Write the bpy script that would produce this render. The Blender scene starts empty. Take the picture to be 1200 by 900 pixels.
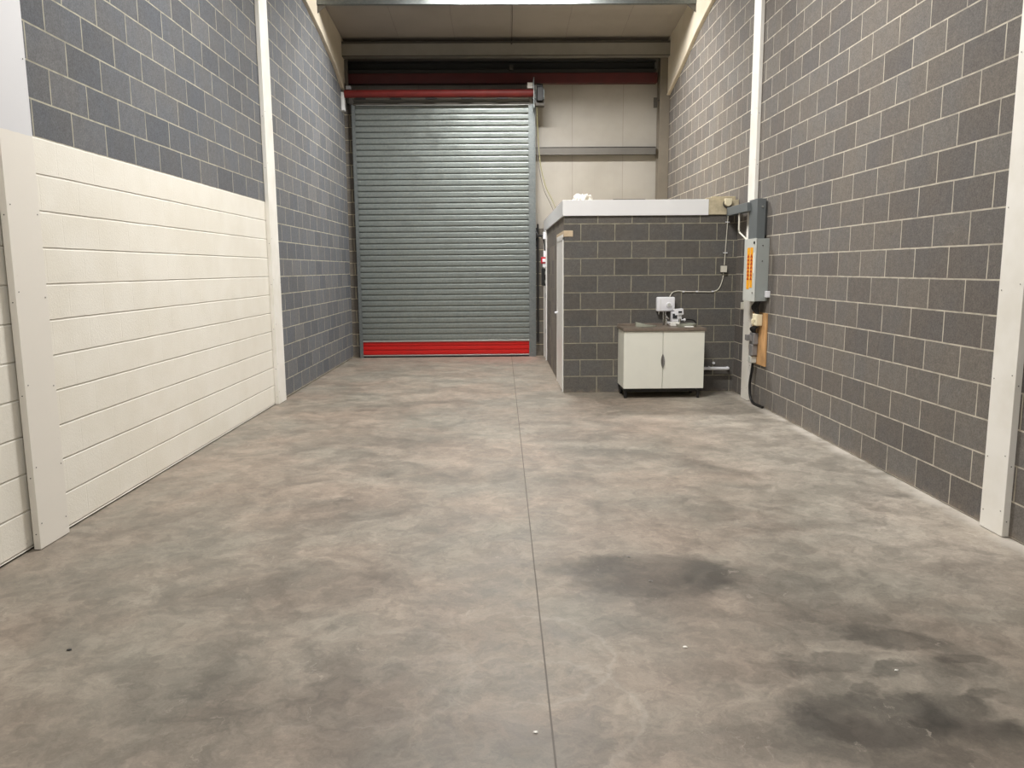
import bpy, bmesh, math, random
from mathutils import Vector, Matrix
random.seed(7)
S = bpy.context.scene
C = S.collection
PI = math.pi

# ------------------------------------------------------------------ constants
XL, XR = -2.850, 3.140          # block walls
YE = 15.15                      # far end cladding plane
YB = -5.0                       # wall behind the camera
def roof_z(y): return 5.77 + 0.08 * (15.0 - y)

# ------------------------------------------------------------------ materials
def srgb(r, g, b):
    f = lambda c: (c/255/12.92) if c/255 <= 0.04045 else ((c/255+0.055)/1.055)**2.4
    return (f(r), f(g), f(b), 1)

class NT:
    """tiny helper to write node trees"""
    def __init__(s, name):
        s.m = bpy.data.materials.new(name); s.m.use_nodes = True
        s.t = s.m.node_tree; s.n = s.t.nodes; s.l = s.t.links
        s.b = s.n['Principled BSDF']
        s.tc = s.n.new('ShaderNodeTexCoord')
        s.obj = s.tc.outputs['Object']
    def set(s, sock, v):
        if isinstance(v, bpy.types.NodeSocket): s.l.new(v, sock)
        elif v is not None: sock.default_value = v
    def math(s, op, a, b=None, c=None, clamp=False):
        n = s.n.new('ShaderNodeMath'); n.operation = op; n.use_clamp = clamp
        s.set(n.inputs[0], a); s.set(n.inputs[1], b)
        if c is not None: s.set(n.inputs[2], c)
        return n.outputs[0]
    def vmath(s, op, a, b=None, scale=None):
        n = s.n.new('ShaderNodeVectorMath'); n.operation = op
        s.set(n.inputs[0], a); s.set(n.inputs[1], b)
        if scale is not None: s.set(n.inputs['Scale'], scale)
        return n.outputs[1] if op in ('LENGTH', 'DISTANCE') else n.outputs[0]
    def sep(s, v):
        n = s.n.new('ShaderNodeSeparateXYZ'); s.set(n.inputs[0], v); return n.outputs
    def comb(s, x, y, z=0.0):
        n = s.n.new('ShaderNodeCombineXYZ'); s.set(n.inputs[0], x); s.set(n.inputs[1], y); s.set(n.inputs[2], z)
        return n.outputs[0]
    def noise(s, vec, scale, detail=4, rough=.55, dist=0.0, color=False):
        n = s.n.new('ShaderNodeTexNoise'); s.set(n.inputs['Vector'], vec)
        n.inputs['Scale'].default_value = scale; n.inputs['Detail'].default_value = detail
        n.inputs['Roughness'].default_value = rough; n.inputs['Distortion'].default_value = dist
        return n.outputs['Color'] if color else n.outputs['Fac']
    def ramp(s, v, a, b, lo=0.0, hi=1.0, smooth=True):
        n = s.n.new('ShaderNodeMapRange')
        n.interpolation_type = 'SMOOTHSTEP' if smooth else 'LINEAR'
        s.set(n.inputs['Value'], v)
        s.set(n.inputs['From Min'], a); s.set(n.inputs['From Max'], b)
        s.set(n.inputs['To Min'], lo); s.set(n.inputs['To Max'], hi)
        return n.outputs[0]
    def mix(s, f, a, b, mode='MIX'):
        n = s.n.new('ShaderNodeMix'); n.data_type = 'RGBA'; n.blend_type = mode
        s.set(n.inputs['Factor'], f); s.set(n.inputs['A'], a); s.set(n.inputs['B'], b)
        return [o for o in n.outputs if o.type == 'RGBA'][0]
    def bump(s, h, strength=.3, dist=.01, normal=None):
        n = s.n.new('ShaderNodeBump'); s.set(n.inputs['Height'], h)
        n.inputs['Strength'].default_value = strength; n.inputs['Distance'].default_value = dist
        if normal is not None: s.set(n.inputs['Normal'], normal)
        return n.outputs[0]
    def brick(s, vec, c1=(.2, .2, .2, 1), c2=(.8, .8, .8, 1), mortar=.010, smooth=.1, w=.45, h=.225):
        n = s.n.new('ShaderNodeTexBrick'); s.set(n.inputs['Vector'], vec)
        n.inputs['Scale'].default_value = 1; n.inputs['Brick Width'].default_value = w
        n.inputs['Row Height'].default_value = h; n.inputs['Mortar Size'].default_value = mortar/2
        n.inputs['Mortar Smooth'].default_value = smooth
        n.inputs['Color1'].default_value = c1; n.inputs['Color2'].default_value = c2
        n.inputs['Mortar'].default_value = (.5, .5, .5, 1)
        n.offset = .5; n.offset_frequency = 2
        return n.outputs['Color'], n.outputs['Fac']
    def out(s, color=None, rough=None, metal=None, normal=None):
        s.set(s.b.inputs['Base Color'], color); s.set(s.b.inputs['Roughness'], rough)
        s.set(s.b.inputs['Metallic'], metal)
        if normal is not None: s.set(s.b.inputs['Normal'], normal)
        return s.m

def plain(name, col, rough=.5, metal=0.0, var=.06, scale=6, bump=0.0, bscale=80):
    t = NT(name)
    c = srgb(*col)
    f = t.noise(t.obj, scale, 4, .6)
    d = tuple(x*(1-var*2.2) for x in c[:3])+(1,)
    cc = t.mix(t.ramp(f, .35, .7), c, d)
    nrm = t.bump(t.noise(t.obj, bscale, 3), bump, .004) if bump else None
    return t.out(cc, rough, metal, nrm)

def block_mat(name, axis, phase, z0=0.0, base=(118, 114, 110), dark=(92, 90, 89), mort=(172, 163, 146), paint=None):
    """fair-faced concrete blocks; axis = coordinate that runs along the wall; phase puts a joint of the odd courses there.
    paint = (top height, end along the wall): cream masonry paint on the lower part"""
    t = NT(name)
    x, y, z = t.sep(t.obj)
    along = x if axis == 'X' else y
    wob = t.math('MULTIPLY', t.math('SUBTRACT', t.noise(t.obj, 3.1, 3), .5), .006)
    wob2 = t.math('MULTIPLY', t.math('SUBTRACT', t.noise(t.obj, 4.3, 3), .5), .010)
    u = t.math('ADD', t.math('SUBTRACT', along, phase), wob2)
    v = t.math('ADD', t.math('SUBTRACT', z, z0), wob)
    vec = t.comb(u, v, 0.0)
    tint, fac = t.brick(vec, (0, 0, 0, 1), (1, 1, 1, 1), mortar=.0125, smooth=.25)
    tv = t.sep(tint)[0]
    grain = t.noise(t.obj, 95, 3, .7)
    blot = t.noise(t.obj, 2.3, 5, .6)
    fine = t.noise(t.obj, 24, 4, .65)
    c = t.mix(tv, srgb(*base), srgb(*dark))
    warm = t.mix(t.ramp(blot, .35, .68), (1.05, 1.0, .94, 1), (.93, .97, 1.03, 1))
    c = t.mix(.6, c, warm, 'MULTIPLY')
    g = t.ramp(grain, .30, .70, .72, 1.28, False)
    g2 = t.ramp(fine, .25, .75, .86, 1.14, False)
    gg = t.math('MULTIPLY', g, g2)
    c = t.mix(1.0, c, t.comb(gg, gg, gg), 'MULTIPLY')
    mc = t.mix(t.ramp(t.noise(t.obj, 9, 4), .35, .7), srgb(*mort), srgb(int(mort[0]*.82), int(mort[1]*.82), int(mort[2]*.82)))
    # smears of mortar next to the joints
    c = t.mix(t.math('MULTIPLY', fac, .97), c, mc)
    base_lift = t.ramp(z, 0.0, .07, .45, 0.0)
    c = t.mix(t.math('MULTIPLY', base_lift, t.ramp(t.noise(t.obj, 7, 4), .4, .62)), c, srgb(150, 136, 118))
    h = t.math('SUBTRACT', t.math('MULTIPLY', grain, .35), t.math('MULTIPLY', fac, .9))
    nrm = t.bump(h, .35, .006)
    rough = .92
    if paint:
        top, yend = paint
        edge = t.math('ADD', z, t.math('MULTIPLY', t.math('SUBTRACT', t.noise(t.obj, 14, 3), .5), .022))
        m = t.math('MULTIPLY', t.math('LESS_THAN', edge, top), t.math('LESS_THAN', y, yend))
        pc = t.mix(t.ramp(blot, .3, .7), srgb(232, 228, 217), srgb(226, 221, 208))
        pc = t.mix(t.math('MULTIPLY', t.ramp(t.noise(t.obj, 55, 3, .6), .66, .8), .35), pc, srgb(188, 178, 158))
        # bed joints stay open under the paint, the upright ones are nearly filled
        row = t.math('FRACT', t.math('DIVIDE', v, .225))
        near0 = t.math('MINIMUM', row, t.math('SUBTRACT', 1.0, row))
        gate = t.ramp(t.noise(t.comb(t.math('MULTIPLY', along, 1.0), t.math('MULTIPLY', z, 4.444), 3.0), 1.3, 4), .3, .48, .45, 1.0)
        bed = t.math('MULTIPLY', t.ramp(near0, .012, .036, 1.0, 0.0), gate)
        upr = t.math('MULTIPLY', fac, .10)
        orange = t.noise(t.obj, 60, 4, .7)
        ph = t.math('SUBTRACT', t.math('MULTIPLY', orange, .28), t.math('MAXIMUM', t.math('MULTIPLY', bed, 1.3), upr))
        pn = t.bump(ph, .75, .009)
        pc = t.mix(t.math('MULTIPLY', t.ramp(near0, .004, .016, 1.0, 0.0), t.math('MULTIPLY', gate, .38)), pc, srgb(120, 108, 92))
        c = t.mix(m, c, pc)
        n = t.n.new('ShaderNodeMix'); n.data_type = 'VECTOR'
        t.set(n.inputs['Factor'], m)
        vi = [i for i in n.inputs if i.type == 'VECTOR']
        t.set(vi[-2], nrm); t.set(vi[-1], pn)
        nrm = [o for o in n.outputs if o.type == 'VECTOR'][0]
        rough = t.math('SUBTRACT', .92, t.math('MULTIPLY', m, .42))
    return t.out(c, rough, 0.0, nrm)

def floor_mat():
    t = NT('concrete_floor')
    p = t.obj
    warp = t.vmath('SUBTRACT', t.noise(p, 1.7, 5, .62, color=True), (.5, .5, .5))
    pw = t.vmath('ADD', p, t.vmath('SCALE', warp, scale=.34))
    warp2 = t.vmath('SUBTRACT', t.noise(p, 9.0, 4, .6, color=True), (.5, .5, .5))
    pw2 = t.vmath('ADD', pw, t.vmath('SCALE', warp2, scale=.17))
    big = t.noise(pw, .75, 6, .62, .5)
    mid = t.noise(t.vmath('ADD', pw2, (5.3, 1.7, 0)), 2.4, 8, .70, .9)
    fin = t.noise(pw2, 7.0, 9, .78, .5)
    fin2 = t.noise(t.vmath('MULTIPLY', pw2, (.7, 1.0, 1.0)), 26.0, 6, .75, .8)
    grit = t.noise(p, 110, 3, .7)
    hue = t.noise(pw, .8, 4, .6)
    c = t.mix(t.ramp(hue, .32, .68), srgb(138, 125, 112), srgb(129, 123, 112))
    k = t.ramp(big, .3, .7, 1.08, .90)
    k = t.math('MULTIPLY', k, t.ramp(mid, .36, .66, 1.12, .74))
    k = t.math('MULTIPLY', t.math('MULTIPLY', k, t.ramp(fin, .34, .66, 1.15, .80)), t.ramp(fin2, .34, .66, 1.06, .93))
    k = t.math('MULTIPLY', k, t.ramp(grit, .25, .75, .965, 1.035, False))
    # damp and oil stains with shapes of their own, and broad soft patches darkening the near floor: (x, y, rx, ry, angle, depth, softness)
    stains = [
        (0.82, 4.08, .50, .36, -.02, .52, .40), (0.45, 4.20, .36, .14, .1, .28, .7), (1.10, 4.08, .22, .22, 0, .26, .5),
        (1.42, 3.95, .40, .28, -.2, .26, .7), (1.62, 3.55, .34, .22, -.5, .22, .7), (1.1, 3.45, .6, .28, .1, .14, .9),
        (1.40, 2.70, .36, .18, .1, .46, .4), (1.74, 2.68, .22, .18, -.2, .44, .5), (1.50, 2.52, .60, .18, 0, .44, .45), (1.12, 2.70, .12, .10, .3, .34, .6),
        (1.74, 3.30, .26, .12, -.3, .42, .45), (1.38, 3.12, .25, .09, .1, .38, .5), (1.62, 3.02, .10, .05, .1, .40, .5), (1.95, 3.10, .14, .06, .1, .34, .5), (1.47, 2.90, .09, .04, 0, .40, .5),
        (1.82, 3.02, .18, .09, .2, .26, .6), (1.50, 3.45, .40, .15, -.35, .20, .8), (1.92, 2.80, .10, .06, 0, .35, .5),
        (1.30, 2.80, .42, .10, .1, .20, .7), (1.05, 3.05, .30, .09, .2, .18, .8), (.75, 2.60, .5, .22, .1, .16, .9),
        (-1.05, 3.95, .70, .24, .15, .22, .8), (-.75, 2.95, .75, .28, -.1, .22, .9), (-.35, 3.35, .45, .16, .3, .20, .8),
        (-1.3, 2.7, .8, .3, .1, .24, .9), (-.2, 2.5, .8, .25, 0, .18, .9), (-1.75, 4.35, .35, .12, -.3, .16, .7),
        (-.9, 7.6, .75, .40, .2, .26, .85), (-.45, 6.2, .6, .28, -.2, .22, .85), (-1.45, 9.3, .6, .5, .1, .20, .95),
        (-.35, 7.1, .4, .5, .2, .18, .8), (-1.0, 9.8, .5, .14, .1, .24, .7), (-1.3, 5.4, .5, .2, .2, .18, .8),
        (1.15, 6.9, .60, .25, -.35, .24, .75), (1.75, 6.35, .22, .42, .6, .20, .7), (.5, 6.05, .34, .20, 0, .22, .8),
        (.95, 5.4, .5, .12, .2, .14, .7), (-.3, 10.9, .8, .3, .2, .16, .9), (-1.9, 5.8, .30, .9, .1, .14, .95),
    ]
    for (sx, sy, rx, ry, a, d, so) in stains:
        q = t.vmath('SUBTRACT', pw2 if so < .7 else t.vmath('ADD', pw, t.vmath('SCALE', warp2, scale=.16)), (sx, sy, 0))
        X, Y, _ = t.sep(q)
        ca, sa = math.cos(a), math.sin(a)
        u = t.math('DIVIDE', t.math('ADD', t.math('MULTIPLY', X, ca), t.math('MULTIPLY', Y, sa)), rx)
        v = t.math('DIVIDE', t.math('SUBTRACT', t.math('MULTIPLY', Y, ca), t.math('MULTIPLY', X, sa)), ry)
        r = t.math('SQRT', t.math('ADD', t.math('MULTIPLY', u, u), t.math('MULTIPLY', v, v)))
        k = t.math('MULTIPLY', k, t.ramp(r, 1.0-so*.8, 1.0+so*.35, 1.0-d, 1.0))
    # worn pale area along the right hand wall and by the joint
    X, Y, Z = t.sep(pw)
    pale = t.math('MULTIPLY', t.ramp(X, 1.5, 2.5), t.ramp(Y, 3.2, 4.4))
    k = t.math('MULTIPLY', k, t.math('ADD', 1.0, t.math('MULTIPLY', pale, .14)))
    c = t.mix(t.math('MULTIPLY', pale, .5), c, srgb(150, 145, 135))
    c = t.mix(1.0, c, t.comb(k, k, k), 'MULTIPLY')
    # brushed swirls of the power trowel
    rings = None
    for (rx_, ry_, amp) in ((0.10, 3.20, .05), (-.5, 3.05, .03), (.15, 2.75, .045)):
        q = t.vmath('SUBTRACT', t.vmath('ADD', p, t.vmath('SCALE', warp2, scale=.16)), (rx_, ry_, 0))
        x_, y_, _ = t.sep(q)
        r = t.math('SQRT', t.math('ADD', t.math('MULTIPLY', x_, x_), t.math('MULTIPLY', y_, y_)))
        band = t.math('MULTIPLY', t.ramp(r, .22, .34), t.ramp(r, .42, .56, 1.0, 0.0))
        s_ = t.noise(t.comb(t.math('MULTIPLY', r, 22.0), t.math('MULTIPLY', x_, 1.2), 0.0), 1.0, 3)
        e = t.math('MULTIPLY', t.math('MULTIPLY', band, t.ramp(s_, .45, .7)), amp*4.5)
        rings = e if rings is None else t.math('ADD', rings, e)
    c = t.mix(t.math('MULTIPLY', rings, 1.0, clamp=True), c, srgb(176, 170, 158))
    # pale scratches
    scr = t.noise(t.vmath('MULTIPLY', pw2, (3.0, 1.0, 1.0)), 2.6, 8, .75, 1.5)
    c = t.mix(t.ramp(scr, .60, .72, 0.0, .40), c, srgb(178, 168, 155))
    drk = t.noise(t.vmath('MULTIPLY', pw2, (1.0, 1.0, 1.0)), 5.5, 6, .7, .8)
    c = t.mix(t.ramp(drk, .62, .74, 0.0, .45), c, srgb(98, 90, 80))
    # cement dust along the foot of the right wall; reddish tint towards the shutter
    x0, y0, z0 = t.sep(p)
    dust = t.math('MULTIPLY', t.ramp(t.math('ADD', x0, t.math('MULTIPLY', t.noise(p, 4, 4), .12)), 3.03, 3.17), t.ramp(t.noise(p, 3, 4), .35, .6))
    c = t.mix(t.math('MULTIPLY', dust, .75), c, srgb(200, 193, 183))
    red_tint = t.math('MULTIPLY', t.ramp(y0, 13.4, 14.8), t.math('MULTIPLY', t.ramp(x0, -.9, -.2), t.ramp(x0, .5, .9, 1.0, 0.0)))
    c = t.mix(t.math('MULTIPLY', red_tint, .32), c, srgb(150, 98, 88))
    # saw cut joint
    jx = t.math('ADD', .168, t.math('MULTIPLY', y0, .0022))
    jd = t.math('ABSOLUTE', t.math('SUBTRACT', x0, jx))
    j = t.ramp(jd, .0022, .0042, 1.0, 0.0)
    c = t.mix(t.math('MULTIPLY', j, .85), c, srgb(66, 58, 50))
    rough = t.ramp(mid, .3, .75, .62, .42)
    h = t.math('ADD', t.math('MULTIPLY', fin, .25), t.math('MULTIPLY', grit, .10))
    h = t.math('SUBTRACT', h, t.math('MULTIPLY', j, 1.2))
    t.b.inputs['Specular IOR Level'].default_value = .35
    return t.out(c, rough, 0.0, t.bump(h, .25, .004))

def liner_mat(name, axis, pitch, phase, col, rib=.004, rough=.42, seam_k=.3):
    t = NT(name)
    x, y, z = t.sep(t.obj)
    a = x if axis == 'X' else y
    f = t.math('FRACT', t.math('DIVIDE', t.math('SUBTRACT', a, phase), pitch))
    near = t.math('MULTIPLY', t.math('MINIMUM', f, t.math('SUBTRACT', 1.0, f)), pitch)
    seam = t.ramp(near, .003, .008, 1.0, 0.0)
    f2 = t.math('FRACT', t.math('DIVIDE', a, pitch/8))
    n2 = t.math('MULTIPLY', t.math('MINIMUM', f2, t.math('SUBTRACT', 1.0, f2)), pitch/8)
    micro = t.ramp(n2, .002, .010, 1.0, 0.0)
    c = t.mix(t.ramp(t.noise(t.obj, 1.4, 4), .35, .7), srgb(*col), srgb(int(col[0]*.95), int(col[1]*.95), int(col[2]*.94)))
    c = t.mix(t.math('MULTIPLY', seam, seam_k), c, srgb(90, 84, 74))
    h = t.math('ADD', t.math('MULTIPLY', seam, -1.0), t.math('MULTIPLY', micro, -.12))
    return t.out(c, rough, 0.0, t.bump(h, .4, .006))

def galv(name, col=(150, 156, 156), rough=.38, metal=.75):
    t = NT(name)
    v = t.n.new('ShaderNodeTexVoronoi'); t.set(v.inputs['Vector'], t.obj); v.inputs['Scale'].default_value = 38
    sp = t.sep(v.outputs['Color'])[0]
    n = t.noise(t.obj, 3, 5, .6)
    c = t.mix(sp, srgb(*col), srgb(int(col[0]*.92), int(col[1]*.93), int(col[2]*.94)))
    c = t.mix(t.ramp(n, .45, .75, 0, .35), c, srgb(int(col[0]*.78), int(col[1]*.80), int(col[2]*.80)))
    r = t.ramp(n, .3, .7, rough-.05, rough+.12)
    return t.out(c, r, metal)

def fire_board(name, col=(236, 233, 226)):
    t = NT(name)
    c = t.mix(t.ramp(t.noise(t.obj, 2.5, 5), .35, .7), srgb(*col), srgb(int(col[0]*.96), int(col[1]*.955), int(col[2]*.94)))
    sp = t.ramp(t.noise(t.obj, 42, 2), .74, .78)
    c = t.mix(t.math('MULTIPLY', sp, .25), c, srgb(150, 140, 124))
    return t.out(c, .5, 0.0, t.bump(t.noise(t.obj, 30, 3), .08, .004))

def painted_casing():
    """casing of the left post: white above, cream masonry paint below 2.48 m like the wall beside it"""
    t = NT('casing_two_tone')
    x, y, z = t.sep(t.obj)
    c = t.mix(t.math('LESS_THAN', t.math('ADD', z, t.math('MULTIPLY', t.noise(t.obj, 9, 3), .02)), 2.49), srgb(210, 210, 212), srgb(226, 221, 211))
    sp = t.ramp(t.noise(t.obj, 42, 2), .74, .78)
    c = t.mix(t.math('MULTIPLY', sp, .25), c, srgb(150, 140, 124))
    return t.out(c, .5, 0.0, t.bump(t.noise(t.obj, 30, 3), .08, .004))

M = {}
M['floor'] = floor_mat()
M['wall_l'] = block_mat('blocks_left', 'Y', 5.439, .021, (103, 104, 106), (87, 89, 93), (174, 170, 152), paint=(2.497, 9.80))
M['wall_r'] = block_mat('blocks_right', 'Y', 6.831, .006, (111, 106, 100), (96, 91, 87), (192, 184, 168))
M['wall_e'] = block_mat('blocks_end', 'X', -2.755, 0.0, (106, 100, 92), (94, 88, 80), (188, 178, 150))
M['room_f'] = block_mat('blocks_room_front', 'X', 1.065, 0.0, (99, 96, 92), (87, 84, 80), (158, 152, 132))
M['room_s'] = block_mat('blocks_room_side', 'Y', 10.655, 0.0, (128, 120, 110), (100, 94, 88), (130, 122, 108))
M['ceiling'] = liner_mat('roof_liner', 'X', 1.0, .215, (160, 153, 146))
M['clad'] = liner_mat('cladding_liner', 'X', .955, 1.375, (166, 161, 153))
M['board'] = fire_board('white_fire_board')
M['board2'] = painted_casing()
M['raft'] = fire_board('rafter_board', (214, 204, 186))
M['galv'] = galv('galvanised_steel', (140, 145, 144))
M['curtain'] = galv('shutter_slats', (148, 154, 150), .34, .66)
M['steel'] = plain('grey_steel', (112, 109, 104), .5, .35, .05, 3)
M['beam'] = plain('beam_grey', (142, 138, 130), .5, .2, .05, 3)
M['taupe'] = plain('column_taupe', (124, 116, 104), .6, .1, .06, 3)
M['dksteel'] = plain('dark_steel', (78, 74, 68), .6, .2, .06, 3)
M['red'] = plain('red_paint', (190, 18, 12), .42, 0, .04, 4)
M['barrel'] = plain('barrel_red', (120, 34, 30), .55, 0, .10, 5)
M['dkred'] = plain('shaded_red', (74, 14, 15), .5, 0, .08, 4)  # beam red darkened so the colour carries the purlin's shadow
M['black'] = plain('black_plastic', (26, 25, 25), .45)
M['white'] = plain('white_plastic', (232, 232, 236), .32, 0, .01)
M['upvc'] = plain('white_fascia', (236, 236, 236), .35, 0, .015, 2)
M['door'] = plain('white_door', (240, 238, 234), .4, 0, .015)
M['osb'] = plain('bare_board', (196, 184, 156), .8, 0, .12, 14)
M['beige'] = plain('beige_timber', (206, 186, 156), .7, 0, .08, 12)
M['cab'] = plain('cabinet_white', (232, 232, 221), .35, 0, .01)
M['lam'] = plain('brown_laminate', (126, 114, 102), .4, 0, .10, 18)
M['chrome'] = plain('chrome', (214, 214, 212), .15, 1.0, .01)
M['trunk'] = plain('grey_trunking', (104, 109, 110), .5, .2, .03, 4)
M['dbox'] = plain('board_grey', (158, 163, 160), .42, .1, .02, 4)
M['dboxf'] = plain('board_front', (196, 198, 192), .42, .05, .02, 4)
M['orange'] = plain('orange_label', (240, 168, 24), .45, 0, .02)
M['labred'] = plain('label_red', (176, 44, 18), .45, 0, .02)
M['paper'] = plain('paper', (238, 236, 230), .6, 0, .01)
M['ply'] = plain('plywood', (206, 160, 108), .65, 0, .10, 7)
M['cream'] = plain('cream_plastic', (228, 218, 188), .4, 0, .02)
M['pipe_grey'] = plain('grey_pipe', (140, 138, 138), .5, .2, .06, 20)
M['cable_w'] = plain('white_cable', (214, 210, 196), .5, 0, .02)
M['cable_y'] = plain('yellow_cable', (112, 108, 74), .5, 0, .02)
M['glass_g'] = plain('grey_film', (168, 170, 156), .15, .2, .05, 12)
M['silver'] = plain('silver_rail', (188, 188, 184), .35, .7, .02)
M['stone'] = plain('stone_chip', (232, 228, 220), .6)
M['screen'] = plain('dark_screen', (52, 54, 58), .25)
M['redbtn'] = plain('red_button', (186, 30, 44), .4)
t_ = NT('lamp_diffuser'); t_.b.inputs['Emission Color'].default_value = (1, .97, .92, 1); t_.b.inputs['Emission Strength'].default_value = 9
M['lamp'] = t_.out(srgb(240, 240, 240), .5)

# ------------------------------------------------------------------ geometry helpers
class MB:
    def __init__(s): s.bm = bmesh.new()
    def box(s, x0, x1, y0, y1, z0, z1, bev=0.0, rot=None, piv=None, seg=2):
        r = bmesh.ops.create_cube(s.bm, size=1)
        vs = r['verts']
        for v in vs:
            v.co = Vector(((x0+x1)/2+v.co.x*(x1-x0), (y0+y1)/2+v.co.y*(y1-y0), (z0+z1)/2+v.co.z*(z1-z0)))
        if bev:
            es = list({e for v in vs for e in v.link_edges})
            g = bmesh.ops.bevel(s.bm, geom=es, offset=bev, segments=seg, affect='EDGES', profile=.5)
            vs = list(set(g['verts']) | {v for v in vs if v.is_valid})
        if rot is not None:
            pv = Vector(piv) if piv else Vector(((x0+x1)/2, (y0+y1)/2, (z0+z1)/2))
            bmesh.ops.rotate(s.bm, verts=[v for v in vs if v.is_valid], cent=pv, matrix=rot)
        return s
    def cyl(s, a, b, r, n=20, r2=None, cap=True):
        a, b = Vector(a), Vector(b); d = b-a
        q = d.to_track_quat('Z', 'Y').to_matrix().to_4x4()
        bmesh.ops.create_cone(s.bm, cap_ends=cap, segments=n, radius1=r, radius2=r if r2 is None else r2,
                              depth=d.length, matrix=Matrix.Translation((a+b)/2) @ q)
        return s
    def tube(s, pts, r, n=8):
        pts = [Vector(p) for p in pts]
        rings = []
        up = Vector((0.13, .31, .94)).normalized()
        for i, p in enumerate(pts):
            d = (pts[min(i+1, len(pts)-1)]-pts[max(i-1, 0)]).normalized()
            u = d.cross(up)
            if u.length < .05: u = d.cross(Vector((1, .1, 0)))
            u.normalize(); w = d.cross(u).normalized()
            rings.append([s.bm.verts.new(p+u*math.cos(2*PI*k/n)*r+w*math.sin(2*PI*k/n)*r) for k in range(n)])
        for a, b in zip(rings, rings[1:]):
            for k in range(n): s.bm.faces.new((a[k], a[(k+1) % n], b[(k+1) % n], b[k]))
        s.bm.faces.new(rings[0]); s.bm.faces.new(rings[-1][::-1])
        return s
    def prism(s, poly, axis, a, b):
        """extrude a 2D outline along an axis: poly pairs are the other two coordinates in xyz order"""
        def mk(p, t):
            if axis == 'X': return Vector((t, p[0], p[1]))
            if axis == 'Y': return Vector((p[0], t, p[1]))
            return Vector((p[0], p[1], t))
        va = [s.bm.verts.new(mk(p, a)) for p in poly]; vb = [s.bm.verts.new(mk(p, b)) for p in poly]
        n = len(poly)
        for k in range(n): s.bm.faces.new((va[k], va[(k+1) % n], vb[(k+1) % n], vb[k]))
        s.bm.faces.new(va); s.bm.faces.new(vb[::-1])
        return s
    def ball(s, c, rx, ry, rz, n=16):
        r = bmesh.ops.create_uvsphere(s.bm, u_segments=n, v_segments=max(6, n//2), radius=1)
        for v in r['verts']: v.co = Vector((c[0]+v.co.x*rx, c[1]+v.co.y*ry, c[2]+v.co.z*rz))
        return s
    def islands(s):
        seen, out = set(), []
        for v in s.bm.verts:
            if v in seen: continue
            st, isl = [v], []
            seen.add(v)
            while st:
                a = st.pop(); isl.append(a)
                for e in a.link_edges:
                    b = e.other_vert(a)
                    if b not in seen: seen.add(b); st.append(b)
            out.append(isl)
        return out
    def build_each(s, name, mat, parent=None, smooth=False, label=None):
        """one object for every separate piece"""
        res = []
        s.bm.verts.index_update()
        for isl in s.islands():
            ids = {v: i for i, v in enumerate(isl)}
            m = MB(); nv = [m.bm.verts.new(v.co) for v in isl]
            fs = {f for v in isl for f in v.link_faces}
            for f in fs: m.bm.faces.new([nv[ids[v]] for v in f.verts])
            res.append(m.build(name, mat, parent, smooth, label))
        s.bm.free(); return res
    def build(s, name, mat, parent=None, smooth=False, label=None):
        bmesh.ops.recalc_face_normals(s.bm, faces=s.bm.faces)
        me = bpy.data.meshes.new(name)
        off = Vector((0, 0, 0)); q = parent
        while q is not None: off += q.location; q = q.parent
        if off.length:
            for v in s.bm.verts: v.co -= off
        s.bm.to_mesh(me); s.bm.free()
        if smooth:
            for p in me.polygons: p.use_smooth = True
            try: me.set_sharp_from_angle(angle=math.radians(40))
            except Exception: pass
        me.materials.append(mat)
        o = bpy.data.objects.new(name, me); C.objects.link(o)
        if parent is not None: o.parent = parent
        if label: o['label'] = label
        return o

def box(name, mat, parent, *a, bev=0.0, **k): return MB().box(*a, bev=bev).build(name, mat, parent, **k)
def empty(name, loc, label, cat, group=None):
    o = bpy.data.objects.new(name, None); C.objects.link(o); o.location = loc
    o.empty_display_size = .1
    return tag(o, label, cat, group)
def tag(o, label, cat, group=None):
    o['label'] = label; o['category'] = cat
    if group: o['group'] = group
    return o
def struct(o, label=None):
    o['kind'] = 'structure'
    if label: o['label'] = label
    return o
def rebase(o, loc):
    """move the origin of a finished mesh to its base"""
    loc = Vector(loc); o.data.transform(Matrix.Translation(-loc)); o.location = loc; return o
def curve_pts(ctrl, n=8):
    """Catmull-Rom through control points"""
    P = [Vector(p) for p in ctrl]; P = [P[0]*2-P[1]]+P+[P[-1]*2-P[-2]]
    out = []
    for i in range(1, len(P)-2):
        for k in range(n):
            t = k/n; a, b, c, d = P[i-1:i+3]
            out.append(.5*((2*b)+(c-a)*t+(2*a-5*b+4*c-d)*t*t+(3*b-a-3*c+d)*t**3))
    out.append(P[-2]); return out

# ------------------------------------------------------------------ the shell
fl = struct(box('floor', M['floor'], None, -3.2, 3.5, YB-.2, 15.6, -.2, 0.0), 'stained power-floated concrete floor with a saw-cut joint')
# side walls: upper edge runs behind the boarded rafters
wl = MB()
wl.prism([(YB, .014), (4.75, .014), (4.75, roof_z(4.75)), (YB, roof_z(YB))], 'X', XL-.25, XL-.02)
wl.prism([(4.75, .012), (15.3, .012), (15.3, roof_z(15.3)), (4.75, roof_z(4.75))], 'X', XL-.25, XL)
struct(wl.build('wall_left', M['wall_l']), 'grey concrete block wall, cream painted on its lower half')
struct(MB().prism([(YB, .006), (15.3, .006), (15.3, roof_z(15.3)), (YB, roof_z(YB))], 'X', XR, XR+.25).build('wall_right', M['wall_r']), 'bare grey concrete block wall with pale mortar')
struct(box('wall_back', M['wall_r'], None, XL-.25, XR+.25, YB-.2, YB, -.05, 7.4), 'block wall behind the viewpoint')
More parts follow.
